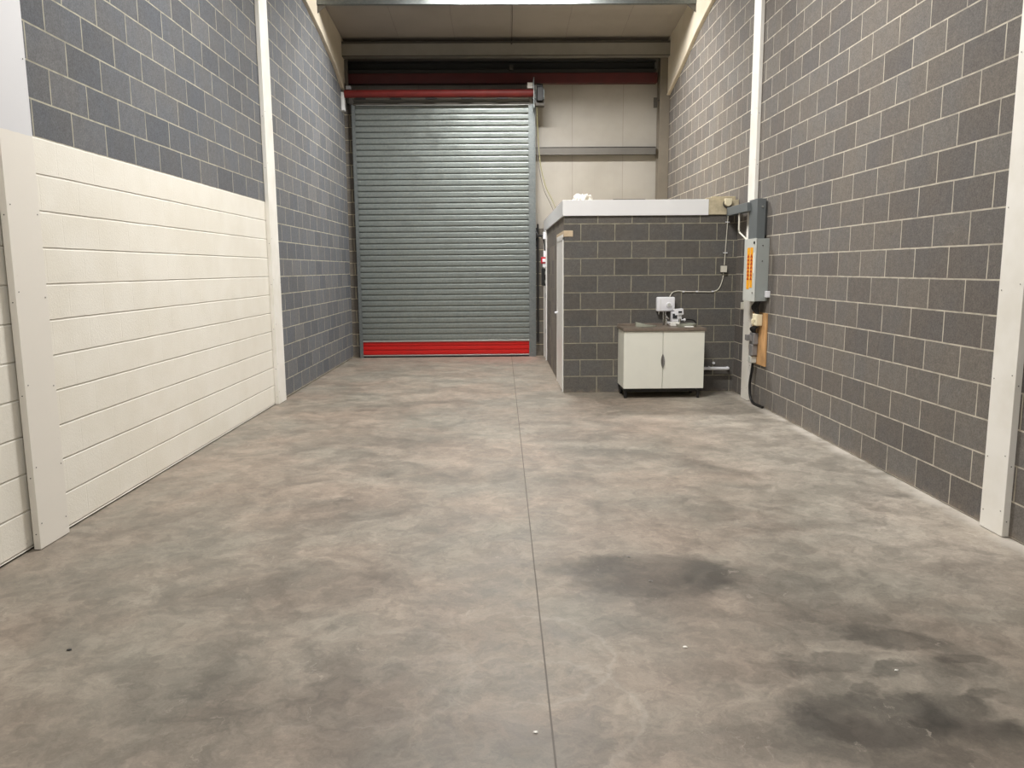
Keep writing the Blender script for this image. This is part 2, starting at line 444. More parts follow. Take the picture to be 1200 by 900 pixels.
# roof liner, sloping down to the shutter end
struct(MB().prism([(YB-.2, roof_z(YB-.2)), (15.5, roof_z(15.5)), (15.5, roof_z(15.5)+.1), (YB-.2, roof_z(YB-.2)+.1)], 'X', XL-.25, XR+.25).build('ceiling', M['ceiling']), 'pale sloping roof liner sheets')
# end wall: liner panels above, block piers
ew = MB()
ew.box(.60, XR+.2, YE, YE+.12, 2.42, 5.95)
ew.box(XL-.2, .60, YE, YE+.12, 4.50, 5.95)
struct(ew.build('wall_front', M['clad']), 'off-white cladding panels above and beside the roller shutter')
pier = MB()
pier.box(XL-.1, -2.655, 14.97, YE+.12, 0, 4.68)
pier.box(.60, .86, 14.98, YE+.12, 0, 2.42)
struct(pier.build('wall_end', M['wall_e']), 'block piers either side of the roller shutter')
# daylight is shut out behind the curtain
# ------------------------------------------------------------------ inner room (right rear)
RX, RY, RT = .845, 10.43, 2.40
struct(MB().box(RX, XR, RY, RY+.10, 0, RT).build('wall_room_front', M['room_f']), 'dark grey block front wall of the corner room')
sw = MB()
sw.box(RX, RX+.10, RY+.1, 10.52, 0, RT); sw.box(RX, RX+.10, 10.52, 11.62, 2.12, RT)
sw.box(RX, RX+.10, 11.62, 14.98, 0, RT)
struct(sw.build('wall_room_side', M['room_s']), 'block side wall of the corner room facing the shutter lane')
struct(box('ceiling_room', M['osb'], None, RX-.01, XR, RY-.005, 15.1, RT, 2.52), 'flat roof deck of the corner room')

def room_door(name, y0, y1, lab):
    e = bpy.data.objects.new(name, None); C.objects.link(e); e.location = (RX, (y0+y1)/2, 0); struct(e, lab)
    f = MB()
    f.box(RX-.014, RX+.10, y0, y0+.05, 0, 2.08); f.box(RX-.012, RX+.10, y1-.05, y1, 0, 2.08); f.box(RX-.012, RX+.10, y0, y1, 2.05, 2.12)
    f.build('door_frame', M['door'], e)
    l = box('door_leaf', M['door'], e, RX-.008, RX+.032, y0+.052, y1-.052, .008, 2.048)
    return e, l
d1, leaf1 = room_door('door_1', 10.52, 11.62, 'white door nearest the corner of the block room')
h_ = MB().cyl((RX-.007, 11.50, 1.03), (RX-.05, 11.50, 1.03), .012, 12).cyl((RX-.045, 11.505, 1.03), (RX-.045, 11.38, 1.03), .010, 12)
h_.cyl((RX-.0085, 11.5, 1.03), (RX-.014, 11.5, 1.03), .026, 16)
h_.build('door_handle', M['white'], leaf1, smooth=True)
vp = empty('wall_panel', (RX-.01, 14.6, 0), 'tall narrow white panel on the room side wall next to the shutter', 'panel')
MB().box(RX-.014, RX-.001, 14.22, 14.94, .003, 2.34, .002).build('panel', M['door'], vp)
MB().box(RX-.024, RX-.0145, 14.22, 14.27, .003, 2.34, .002).box(RX-.024, RX-.0145, 14.89, 14.94, .003, 2.34, .002).build_each('edge_strip', M['door'], vp)
MB().box(RX-.032, RX-.0245, 14.225, 14.262, .50, .58, .002).box(RX-.032, RX-.0245, 14.225, 14.262, 1.15, 1.23, .002).build_each('hinge', M['silver'], vp)
# lintel end over door 1, showing on the front face
tag(MB().box(RX-.006, RX+.115, RY-.006, 11.74, 2.085, 2.165, .004).build('lintel', M['beige']), 'pale beige lintel end at the corner above the first white door', 'lintel')

# fascia round the flat roof
fa = empty('fascia', (RX, RY, 2.35), 'long white fascia board along the top edge of the block room', 'fascia board')
box('front_board', M['upvc'], fa, RX-.022, 2.74, RY-.028, RY-.004, 2.352, 2.555, bev=.003)
box('side_board', M['upvc'], fa, RX-.022, RX-.002, RY-.004, 14.95, 2.352, 2.555, bev=.003)
o = MB().box(2.74, XR-.003, RY-.022, RY-.004, 2.358, 2.548, .003).build('bare_board', M['osb'], fa, label='unpainted stained end of the fascia')
# stuff on and over the flat roof
bag = MB()
r = bmesh.ops.create_icosphere(bag.bm, subdivisions=4, radius=1)
from mathutils import noise as mn
for v in r['verts']:
    q = v.co.copy(); k = 1+.45*mn.noise(q*1.7+Vector((3, 1, 2)))+.22*mn.noise(q*4.3)
    z = max(-.02, q.z*k)
    v.co = Vector((1.095+q.x*k*.125, 10.62+q.y*k*.14, 2.523+max(0, z*.145+.0)))
rebase(tag(bag.build('plastic_bag', M['paper'], smooth=True), 'crumpled white plastic bag lying on the flat roof above the first door', 'bag'), (1.095, 10.62, 2.523))
rebase(tag(box('board_offcut', M['dksteel'], None, 1.50, 1.92, 10.50, 10.70, 2.522, 2.572), 'thin dark board lying on top of the flat roof', 'board'), (1.7, 10.6, 2.522))
rebase(tag(MB().box(2.72, 2.95, 10.46, 10.50, 2.522, 2.578, .004).box(2.80, 3.12, 10.50, 10.54, 2.522, 2.600, .004).build('timber_offcut', M['osb']), 'pale timber offcuts on the flat roof beside the grey trunking', 'timber'), (2.9, 10.5, 2.522))
# round topped sounder on the bare board
sn = empty('sounder', (2.985, RY-.022, 2.50), 'small white rounded alarm sounder on the bare end of the fascia', 'alarm')
MB().cyl((2.985, RY-.022, 2.495), (2.985, RY-.034, 2.495), .058, 28).build('backplate', M['dksteel'], sn, smooth=True)
b_ = MB().cyl((2.985, RY-.034, 2.505), (2.985, RY-.085, 2.505), .046, 28, .042); b_.box(2.940, 3.030, RY-.083, RY-.034, 2.505, 2.560, .006)
b_.build('cover', M['cream'], sn, smooth=True)

# ------------------------------------------------------------------ post casings
def casing(side, y0, y1, face, mat, label, top, side_mat=None):
    wallx = XL if side < 0 else XR
    x0, x1 = (wallx, face) if side < 0 else (face, wallx)
    e = empty('post_casing', ((wallx+face)/2, (y0+y1)/2, 0), label, 'post', 'boxed posts')
    box('board', mat, e, x0, x1, y0, y1, .004, top, bev=.002)
    sc = [(.10, .5), (.45, .5), (.95, .5), (1.5, .5), (2.0, .5), (2.9, .5), (3.5, .5)]
    s_ = MB()
    for zz, _ in sc:
        s_.cyl(((x0+x1)/2 if side > 0 else face-.02, y0+.001, zz), ((x0+x1)/2 if side > 0 else face-.02, y0-.002, zz), .004, 8)
        fx = face + (.001 if side < 0 else -.001)
        s_.cyl((fx-.001*side, y0+.03, zz+.06), (fx-.0025*(1 if side > 0 else -1), y0+.03, zz+.06), .004, 8)
        s_.cyl((fx-.001*side, y1-.03, zz+.02), (fx-.0025*(1 if side > 0 else -1), y1-.03, zz+.02), .004, 8)
    s_.build_each('screw', M['steel'], e)
    return e
casing(-1, 4.58, 4.90, XL+.040, M['board2'], 'wide boxed post on the left wall, nearest, white above and cream below', roof_z(4.74)-.45)
casing(-1, 9.72, 10.06, XL+.045, M['board'], 'white boxed post on the left wall where the cream paint ends', roof_z(9.9)-.45)
casing(1, 4.60, 4.83, XR-.042, M['board'], 'white boxed post on the right wall at the edge of the picture', roof_z(4.8)-.45)
casing(1, 9.66, 9.92, XR-.042, M['board'], 'white boxed post on the right wall behind the grey switch gear', roof_z(9.8)-.45)

# ------------------------------------------------------------------ boarded rafters with haunches
def rafter(side, prof, label):
    wallx = XL if side < 0 else XR
    e = empty('rafter_casing', (wallx, 15.0, 4.9), label, 'rafter', 'boarded rafters')
    poly = [(YB, roof_z(YB)-.45)] + prof + [(YE-.18, prof[-1][1])] + [(YE-.18, roof_z(YE-.18)-.001), (YB, roof_z(YB)-.001)]
    a, b = (wallx-.01, wallx+.045) if side < 0 else (wallx-.045, wallx+.01)
    MB().prism(poly, 'X', a, b).build('side_board', M['raft'], e)
    # edge bead
    pts = [(wallx+(.047 if side < 0 else -.047), y, z+.012) for y, z in [(2.0, roof_z(2)-.45)]+prof+[(YE-.2, prof[-1][1])]]
    MB().tube(pts, .012, 8).build('edge_bead', M['raft'], e, smooth=True)
    return e
rafter(-1, [(8.0, roof_z(8)-.45), (11.2, 5.66), (12.1, 5.565), (13.1, 5.39), (14.05, 5.165), (14.75, 4.90), (14.85, 4.86)],
       'pale boarded rafter curving down along the top of the left wall')
rafter(1, [(8.0, roof_z(8)-.45), (11.0, 5.58), (11.9, 5.48), (12.76, 5.32), (13.88, 5.02), (14.73, 4.83), (14.85, 4.80)],
       'pale boarded rafter curving down along the top of the right wall')
tag(box('post_stub', M['upvc'], None, XL+.002, XL+.055, 14.70, 14.84, 4.53, 4.85, bev=.004), 'short white boxed stub under the left rafter beside the shutter barrel', 'post')

# ------------------------------------------------------------------ steelwork at the shutter end
eb = empty('eaves_beam', (.15, 14.8, 5.45), 'dark grey steel eaves beam crossing above the roller shutter', 'beam')
MB().prism([(14.70, 5.455), (14.86, 5.455), (14.86, 5.475), (14.715, 5.475), (14.715, 5.690), (14.86, 5.690), (14.86, 5.705), (14.70, 5.705)], 'X', XL+.047, XR-.047).build('channel', M['beam'], eb)
MB().box(XL+.05, XR-.05, 14.692, 14.70, 5.672, 5.705).box(XL+.05, XR-.05, 14.692, 14.70, 5.455, 5.468).build_each('lip', M['dksteel'], eb)
M['void'] = plain('gap_shade_steel', (40, 40, 38), .6, .1, .05, 3)  # near-black colour stands for the shade in the gap under the eaves beam
tag(MB().prism([(14.98, 5.225), (15.13, 5.225), (15.13, 5.44), (14.98, 5.44), (14.98, 5.43), (15.115, 5.43), (15.115, 5.30), (14.99, 5.30), (14.98, 5.29)], 'X', -2.78, 2.90).build('steel_rail', M['void']), 'steel rail blackened to stand for the shaded gap between eaves beam and red beam', 'rail')
tag(box('red_beam', M['dkred'], None, -2.80, 2.92, 14.95, 15.10, 5.045, 5.222, bev=.006), 'long red steel beam under the eaves beam, its colour darkened for shade', 'beam')
sc = empty('steel_column', (3.03, 14.95, 2.52), 'dark grey-brown steel column in the far right corner above the block room', 'column')
MB().box(2.955, 3.135, 14.86, 14.885, 2.52, 5.454).box(3.04, 3.055, 14.885, 15.10, 2.52, 5.454).box(2.955, 3.135, 15.10, 15.125, 2.52, 5.454).build('column_section', M['taupe'], sc)
MB().cyl((2.90, 15.0, 4.72), (2.95, 14.9, 4.72), .012, 10).box(2.86, 2.93, 14.95, 14.97, 4.60, 4.78).build('fixing_bracket', M['dksteel'], sc)
sl = empty('steel_column', (-2.78, 15.0, 4.5), 'dim steel column stub in the far left corner above the block pier', 'column')
MB().box(-2.835, -2.745, 14.90, 14.93, 4.69, 5.454).box(-2.80, -2.785, 14.93, 15.13, 4.69, 5.454).build('column_section', M['steel'], sl)
cr = empty('cladding_rail', (1.8, 15.05, 3.76), 'grey steel rail across the white cladding right of the shutter', 'rail')
MB().prism([(YE-.13, 3.90), (YE-.001, 3.90), (YE-.001, 3.915), (YE-.13, 3.915)], 'X', .66, 2.93).box(.66, 2.93, YE-.13, YE-.122, 3.775, 3.912).build('rail_web', M['steel'], cr)
MB().box(.66, 2.93, YE-.122, YE-.03, 3.775, 3.783).build('rail_flange', M['dksteel'], cr)

# purlin just inside the top of the view
def purlin(y, label, zb=None):
    zt = roof_z(y)-.002; zb = zt-.2
    e = empty('purlin', (.15, y, zb), label, 'purlin', 'roof purlins')
    MB().prism([(y-.035, zb), (y+.035, zb), (y+.035, zb+.006), (y-.029, zb+.006), (y-.029, zt-.006), (y+.035, zt-.006), (y+.035, zt), (y-.035, zt)], 'X', XL+.047, XR-.047).build('channel', M['galv'], e)
    for sx, xe in ((1, XL+.046), (-1, XR-.046)):
        MB().prism([(xe, zb+.02), (xe+sx*.17, zb+.001), (xe+sx*.15, zb-.004), (xe, zb-.125)], 'Y', y-.006, y+.002).build('knee_bracket', M['steel'], e)
    return e
purlin(12.85, 'galvanised roof purlin at the top edge, lit at its middle')
for yy, lb_ in ((11.0, 'roof purlin over the front of the block room'), (9.15, 'roof purlin over the switch gear'), (7.3, 'roof purlin over the middle of the floor'), (5.45, 'roof purlin over the nearest boxed posts'), (3.6, 'roof purlin just ahead of the viewpoint'), (1.75, 'roof purlin over the viewpoint'), (-2.0, 'roof purlin behind the viewpoint')):
    purlin(yy, lb_)
LAMPS = ((12.85, 271, 'long white lamp under the roof near the shutter end'), (7.3, 350, 'long white lamp under the roof over the middle of the floor'), (1.75, 165, 'long white lamp under the roof near the viewpoint'), (-2.0, 130, 'long white lamp under the roof behind the viewpoint'))
tag(MB().tube([(.222, 12.86, 5.83), (.235, 13.6, 5.77), (.24, 14.70, 5.66)], .006, 8).cyl((.24, 14.66, 5.663), (.24, 14.69, 5.66), .014, 8).build('sag_rod', M['dksteel'], None, smooth=True),
    'thin dark sag rod running from the purlin to the eaves beam', 'rod')
tag(MB().box(.20, .27, 14.93, 15.02, 5.27, 5.36).cyl((.235, 14.93, 5.31), (.235, 14.90, 5.31), .02, 10).build('rail_bracket', M['dksteel'], None), 'small dark bracket at the middle of the steel rail', 'bracket')

# ------------------------------------------------------------------ roller shutter
X0, X1, YC = -2.665, .575, 14.92
rs = empty('roller_shutter', ((X0+X1)/2, YC, 0), 'closed galvanised roller shutter with a red bottom band', 'roller shutter')
def slat_sheet(z0, z1, n, y, flat=1.0):
    pitch = (z1-z0)/n; prof = []
    for i in range(n):
        b = z0+i*pitch
        for u, d in ((0.0, -.001), (.010, .026), (.150, .026), (.165, -.001), (.20, -.0036), (.42, -.0046), (.60, -.0028), (.80, -.0046), (.93, -.0030), (.99, -.001)):
            prof.append((y+d*flat, b+u*pitch))
    prof.append((y, z1))
    return prof
def sheet(prof, x0, x1, mat, name, label=None):
    m = MB(); f = prof; bk = [(y+.006, z) for y, z in prof][::-1]
    va = [m.bm.verts.new((x0, y, z)) for y, z in f]; vb = [m.bm.verts.new((x1, y, z)) for y, z in f]
    yb = max(y for y, z in f)+.004
    wa = [m.bm.verts.new((x0, yb, z)) for y, z in f]; wb = [m.bm.verts.new((x1, yb, z)) for y, z in f]
    for i in range(len(f)-1):
        m.bm.faces.new((va[i], vb[i], vb[i+1], va[i+1])); m.bm.faces.new((wa[i], wa[i+1], wb[i+1], wb[i]))
        m.bm.faces.new((va[i], va[i+1], wa[i+1], wa[i])); m.bm.faces.new((vb[i], wb[i], wb[i+1], vb[i+1]))
    m.bm.faces.new((va[0], wa[0], wb[0], vb[0])); m.bm.faces.new((va[-1], vb[-1], wb[-1], wa[-1]))
    return m.build(name, mat, rs, smooth=True, label=label)
sheet(slat_sheet(.330, 4.700, 41, YC), X0+.01, X1-.01, M['curtain'], 'curtain')
sheet(slat_sheet(.050, .300, 3, YC, .45), X0+.01, X1-.01, M['red'], 'bottom_band', 'glossy red bottom slats')
box('joining_strip', M['silver'], rs, X0+.01, X1-.01, YC-.018, YC+.012, .300, .330, bev=.003)
MB().box(X0+.01, X1-.01, YC-.022, YC+.016, .030, .050, .002).build('bottom_rail', M['silver'], rs)
box('rubber_seal', M['black'], rs, X0+.01, X1-.01, YC-.012, YC+.01, .001, .030)
# guides (channel section)
for (a, b, s_) in ((X0-.035, X0+.03, 1), (X1-.035, X1+.075, -1)):
    g = MB().box(a, b, YC-.045, YC-.036, 0, 4.66)
    g.box(a if s_ > 0 else b-.008, a+.008 if s_ > 0 else b, YC-.036, YC+.05, 0, 4.66)
    g.box(a, b, YC+.04, YC+.05, 0, 4.66)
    if s_ < 0: g.box(b, b+.022, YC-.030, YC-.022, 0, 4.62)
    g.build('guide', M['galv'], rs)
# barrel, drop off the barrel, straps, end plates
MB().cyl((-2.79, 14.76, 4.825), (.625, 14.76, 4.825), .068, 36).build('barrel', M['barrel'], rs, smooth=True)
MB().cyl((-2.80, 14.76, 4.825), (-2.835, 14.76, 4.825), .022, 16).cyl((.625, 14.76, 4.825), (.67, 14.76, 4.825), .022, 16).build_each('shaft_end', M['steel'], rs, smooth=True)
MB().prism([(14.770, 4.752), (14.80, 4.752), (YC+.006, 4.700), (YC+.006, 4.69), (YC-.012, 4.69), (14.78, 4.735)], 'X', X0+.01, X1-.01).build('top_slat', M['steel'], rs)
for i in range(6):
    xs = -2.62+i*.645
    box('strap', M['black'], rs, xs, xs+.21, 14.742, 14.86, 4.728, 4.748)
box('top_angle', M['dksteel'], rs, X0, X1, YC-.055, YC-.042, 4.645, 4.685)
box('top_lip', M['silver'], rs, X0+.05, X1, YC-.060, YC-.055, 4.640, 4.650)
MB().box(.626, .640, 14.60, 15.04, 4.54, 5.07, .002).build('end_plate', M['galv'], rs)
MB().box(-2.792, -2.782, 14.80, 15.04, 4.60, 5.02, .002).build('end_plate', M['dksteel'], rs)
MB().box(.520, .622, 14.70, 14.74, 4.90, 5.00, .004).cyl((.57, 14.70, 4.95), (.57, 14.68, 4.95), .022, 14).build('bearing', M['paper'], rs)
MB().box(-2.79, -2.70, 14.86, 14.96, 4.93, 4.99, .006).build('bearing', M['white'], rs)
# drive motor
mo = MB().box(.690, .800, 14.60, 14.86, 4.66, 4.905, .012).cyl((.69, 14.75, 4.93), (.80, 14.75, 4.93), .06, 20)
mo.build('motor', M['black'], rs)
MB().box(.806, .826, 14.68, 14.84, 4.70, 4.88, .004).box(.664, .674, 14.66, 14.84, 4.62, 4.96, .003).build_each('motor_bracket', M['galv'], rs)
MB().box(.66, .83, 14.66, 14.84, 4.585, 4.650, .008).build('motor_foot', M['dksteel'], rs)
MB().cyl((.640, 14.75, 4.76), (.69, 14.75, 4.76), .028, 16).build('drive_shaft', M['steel'], rs)
# hanging cables from motor to the flat roof
tag(MB().tube(curve_pts([(.69, 14.72, 4.62), (.70, 14.66, 4.2), (.735, 14.5, 3.6), (.80, 14.0, 3.12), (.90, 13.6, 2.82), (1.00, 13.4, 2.535)]), .008, 8).build('hanging_cable', M['cable_y'], smooth=True),
    'dull olive cable looping from the shutter motor to the flat roof', 'cable')
tag(MB().tube(curve_pts([(.665, 14.72, 4.62), (.668, 14.66, 4.2), (.70, 14.5, 3.6), (.765, 14.0, 3.08), (.86, 13.6, 2.78), (.95, 13.4, 2.535)]), .006, 8).build('hanging_cable', M['dksteel'], smooth=True),
    'thin dark cable hanging left of the olive one beside the shutter', 'cable')
# black chain guard pole on the pier
cp = empty('conduit_pole', (.71, 14.90, .28), 'thin black vertical pole on the pier right of the shutter', 'pole')
MB().cyl((.71, 14.90, .28), (.71, 14.90, 2.50), .019, 14).build('pole', M['black'], cp, smooth=True)
MB().cyl((.71, 14.90, 2.42), (.655, 14.93, 2.42), .012, 10).cyl((.71, 14.90, 2.10), (.655, 14.96, 2.10), .012, 10).cyl((.71, 14.90, .55), (.71, 14.975, .55), .012, 10).cyl((.71, 14.90, 1.4), (.71, 14.975, 1.4), .012, 10).build_each('bracket', M['black'], cp)
# controls by the second door
cb = empty('control_box', (.80, 14.42, 1.36), 'narrow black control box on the room wall beside the shutter', 'control box')
box('box', M['black'], cb, .755, .830, 14.34, 14.50, 1.36, 1.68, bev=.006)
MB().cyl((.7545, 14.42, 1.60), (.751, 14.42, 1.60), .012, 12).cyl((.7545, 14.42, 1.53), (.751, 14.42, 1.53), .012, 12).build_each('button', M['steel'], cb)
MB().box(.812, .830, 14.32, 14.339, 1.40, 1.46, .004).box(.812, .830, 14.32, 14.339, 1.56, 1.62, .004).build_each('hinge', M['silver'], cb)
al = empty('fire_call_point', (.79, 14.42, 1.74), 'small red fire call point above the black control box', 'alarm')
box('housing', M['redbtn'], al, .745, .830, 14.38, 14.48, 1.76, 1.88, bev=.008)
MB().box(.770, .830, 14.36, 14.38, 1.79, 1.85, .002).build('glass_plate', M['white'], al)
MB().box(.790, .832, 14.38, 14.48, 1.88, 1.99, .004).build('cover', M['white'], al, label='white box on top')
MB().box(.775, .832, 14.38, 14.46, 1.70, 1.758, .004).build('base_box', M['white'], al)
ca = MB().tube(curve_pts([(.655, 14.93, 2.46), (.70, 14.85, 2.30), (.76, 14.6, 2.25), (.80, 14.45, 2.18), (.815, 14.42, 2.0), (.815, 14.41, 1.995)]), .012, 8)
ca.tube(curve_pts([(.665, 14.95, 2.16), (.70, 14.85, 2.26), (.78, 14.5, 2.27), (.822, 14.38, 2.20)]), .011, 8)
tag(ca.build('flexible_cable', M['black'], smooth=True), 'black flexible cables from the shutter guide to the red call point', 'cable')
tag(box('junction_box', M['white'], None, .782, .832, 14.36, 14.48, 2.20, 2.33, bev=.005), 'small white box under the fascia end above the second door', 'junction box')

# ------------------------------------------------------------------ sink cabinet
cx0, cx1, cy0, cy1 = 1.572, 2.605, 9.90, 10.405
cab = empty('sink_cabinet', ((cx0+cx1)/2, (cy0+cy1)/2, 0), 'low white two-door cabinet with brown worktop against the block room', 'cabinet')
b = MB()
b.box(cx0, cx0+.018, cy0+.02, cy1, .135, .872); b.box(cx1-.018, cx1, cy0+.02, cy1, .135, .872)
b.box(cx0+.018, cx1-.018, cy0+.02, cy1, .135, .153); b.box(cx0+.018, cx1-.018, cy1-.01, cy1, .153, .872)
b.box(cx0+.018, cx1-.018, cy0+.03, cy1-.01, .84, .872)
b.build('body', M['cab'], cab)
mid = 2.072
def leaf_poly(cx, zc, hh, w, sgn):
    pts = []
    for i in range(13):
        a = -1+2*i/12
        pts.append((cx+sgn*(.003+w*(1-a*a)), zc+a*hh))
    return pts
for (a, b_, sg) in ((cx0+.001, mid-.0025, -1), (mid+.0025, cx1-.001, 1)):
    d = box('door', M['cab'], cab, a, b_, cy0, cy0+.019, .130, .868, bev=.0025)
    MB().prism(leaf_poly(mid, .487, .088, .020, sg), 'Y', cy0-.016, cy0-.001).build('handle', M['steel'] if sg < 0 else M['pipe_grey'], d, label='grey leaf-shaped half handle')
w_ = MB().box(cx0-.012, cx1+.015, cy0-.016, cy1+.018, .873, .910, .003).box(cx0-.008, cx1+.008, cy1+.004, cy1+.018, .909, .938, .003)
w_.build('worktop', M['lam'], cab, label='brown-grey laminate worktop')
for (x, y) in ((cx0+.035, cy0+.05), (cx1-.055, cy0+.05), (cx0+.035, cy1-.06), (cx1-.055, cy1-.06)):
    MB().cyl((x, y, 0), (x, y, .10), .019, 14, .024).box(x-.035, x+.035, y-.035, y+.035, .10, .1345, .003).build('leg', M['black'], cab)
MB().box(cx0+.02, cx1-.02, cy0+.035, cy0+.05, .085, .1345).build('plinth_rail', M['black'], cab)
MB().box(cx0+.02, cx0+.035, cy0+.05, cy1-.03, .085, .1345).build('plinth_rail', M['black'], cab)
# inset basin and tap
bs = MB()
ring_o, ring_i, low = [], [], []
n = 40
for k in range(n):
    a = 2*PI*k/n; f = lambda rx, ry: ((2.42+rx*abs(math.cos(a))**.6*math.copysign(1, math.cos(a))), 10.14+ry*abs(math.sin(a))**.6*math.copysign(1, math.sin(a)))
    ring_o.append(bs.bm.verts.new((*f(.120, .13), .911))); ring_i.append(bs.bm.verts.new((*f(.128, .14), .948))); low.append(bs.bm.verts.new((*f(.112, .125), .935)))
for k in range(n):
    j = (k+1) % n
    bs.bm.faces.new((ring_o[k], ring_o[j], ring_i[j], ring_i[k])); bs.bm.faces.new((ring_i[k], ring_i[j], low[j], low[k]))
bs.bm.faces.new(low)
bs.build('basin', M['glass_g'], cab, smooth=True)
tp = empty('tap', (2.185, 10.26, .912), 'small chrome tap at the back of the worktop under the water heater', 'tap')
MB().cyl((2.185, 10.27, .912), (2.185, 10.27, 1.00), .014, 16).tube(curve_pts([(2.185, 10.27, .99), (2.17, 10.255, 1.045), (2.165, 10.20, 1.05), (2.19, 10.15, 1.01)]), .010, 10).build('spout', M['chrome'], tp, smooth=True)
MB().cyl((2.205, 10.265, .955), (2.222, 10.22, .945), .017, 14).build('tap_handle', M['white'], tp, smooth=True)
dish = MB()
pr = []
for k in range(28):
    a = 2*PI*k/28
    pr.append((1.90+.125*math.cos(a)*(1+.12*math.cos(2*a)), 10.17+.075*math.sin(a)))
dish.prism(pr, 'Z', .9125, .925)
ob = dish.build('tray', M['glass_g'])
for v in ob.data.vertices:
    v.co.z += .045*max(0, (1.98-v.co.x)/.2)*(1 if v.co.z > .92 else .0)
rebase(tag(ob, 'shiny grey-green oval tray lying on the left of the worktop', 'tray'), (1.90, 10.17, .9125))
rebase(tag(MB().box(2.36, 2.47, 9.93, 10.00, .9125, .926, .004).build('sponge', M['paper']), 'white folded cloth at the front right of the worktop', 'cloth'), (2.41, 9.97, .9125))
rebase(tag(MB().tube(curve_pts([(2.30, 10.36, .925), (2.34, 10.37, .975), (2.45, 10.375, .985), (2.57, 10.37, .975), (2.60, 10.36, .93), (2.57, 10.33, .922)]), .010, 10).build('hose', M['black'], smooth=True),
           'black hose looped behind the basin on the worktop', 'hose'), (2.45, 10.36, .915))
# little white machine beside the tap (tilted head, base)
so = empty('dispenser', (2.30, 10.24, .912), 'white plastic dispenser with a dark window standing beside the tap', 'dispenser')
rt = Matrix.Rotation(math.radians(-6), 3, 'Y')
m_ = MB(); m_.box(2.245, 2.335, 10.20, 10.30, .970, 1.095, .006); m_.box(2.275, 2.395, 10.19, 10.30, 1.055, 1.135, .008, rot=rt); m_.box(2.318, 2.375, 10.21, 10.30, 1.0, 1.06, .006)
m_.build('body', M['white'], so)
MB().box(2.225, 2.345, 10.19, 10.30, .9125, .965, .006).build('base', M['paper'], so)
MB().box(2.252, 2.312, 10.192, 10.199, 1.01, 1.075, .002).box(2.325, 2.372, 10.182, 10.188, 1.085, 1.108, .002).build_each('window', M['screen'], so)
MB().cyl((2.352, 10.205, .9125), (2.352, 10.205, 1.02), .008, 10).cyl((2.30, 10.25, .96), (2.30, 10.25, 1.0), .03, 12).build('stem', M['chrome'], so, smooth=True)
MB().ball((2.415, 10.22, .992), .018, .018, .018).cyl((2.37, 10.22, .99), (2.415, 10.22, .992), .006, 8).build('knob', M['white'], so, smooth=True)

# water heater on the wall
wh = empty('water_heater', (2.195, RY, 1.09), 'white wall-mounted water heater with a round dial above the worktop', 'water heater')
MB().box(2.072, 2.316, RY-.085, RY-.001, 1.095, 1.287, .020, seg=4).build('case', M['white'], wh, smooth=True)
MB().cyl((2.232, RY-.085, 1.183), (2.232, RY-.100, 1.183), .037, 32, .033).build('dial', M['white'], wh, smooth=True)
MB().cyl((2.232, RY-.100, 1.183), (2.232, RY-.106, 1.183), .022, 24).build('dial_cap', M['dboxf'], wh, smooth=True)
MB().box(2.120, 2.124, RY-.0865, RY-.085, 1.12, 1.26).build('seam', M['dboxf'], wh)
MB().cyl((2.110, RY-.04, 1.096), (2.110, RY-.04, 1.055), .009, 10).cyl((2.17, RY-.04, 1.096), (2.17, RY-.04, .915), .008, 10).cyl((2.20, RY-.04, 1.096), (2.20, RY-.04, .915), .008, 10).build_each('pipe', M['chrome'], wh, smooth=True)

# cable on the front wall
ec = empty('wall_cable', (3.0, RY, 1.3), 'thin white cable clipped down the room wall to the water heater', 'cable')
yy = RY-.008
MB().tube([(3.003, RY-.014, 2.352), (2.985, yy, 1.90), (2.975, yy, 1.70)], .006, 8).tube(curve_pts([(2.968, yy, 1.60), (2.955, yy, 1.50), (2.91, yy, 1.39), (2.83, yy, 1.352), (2.70, yy, 1.350), (2.50, yy, 1.354), (2.36, yy, 1.362), (2.29, yy, 1.34), (2.255, yy, 1.285)]), .006, 8).build('cable', M['cable_w'], ec, smooth=True)
cl = MB()
for (x, z) in ((3.0, 2.26), (2.982, 1.86)): cl.box(x-.028, x+.028, RY-.018, RY, z-.006, z+.006, .002)
for x in (2.83, 2.62, 2.44): cl.box(x-.014, x+.014, RY-.018, RY, 1.345, 1.362, .002)
cl.build_each('clip', M['white'], ec)
tag(MB().box(2.925, 3.005, RY-.045, RY-.001, 1.605, 1.690, .006).build('socket', M['cable_w']), 'small cream switch box on the white wall cable', 'switch')
# waste pipe
wp = empty('waste_pipe', (2.9, RY-.07, .30), 'white waste pipe running from the cabinet to the right wall', 'pipe')
MB().cyl((cx1+.002, RY-.07, .327), (3.05, RY-.07, .322), .022, 20).ball((3.05, RY-.07, .322), .022, .022, .022).tube([(3.05, RY-.07, .322), (3.062, RY-.03, .322), (3.062, RY-.001, .322)], .020, 14).build('pipe', M['white'], wp, smooth=True)
MB().box(2.80, 2.815, RY-.07, RY-.001, .30, .35, .002).build('bracket', M['white'], wp)
tag(MB().cyl((2.872, RY-.001, .392), (2.872, RY-.022, .392), .017, 16).build('pipe_stub', M['white'], smooth=True), 'tiny white capped pipe stub just above the waste pipe', 'pipe')
# drilled hole / soot mark neighbours are in the block material

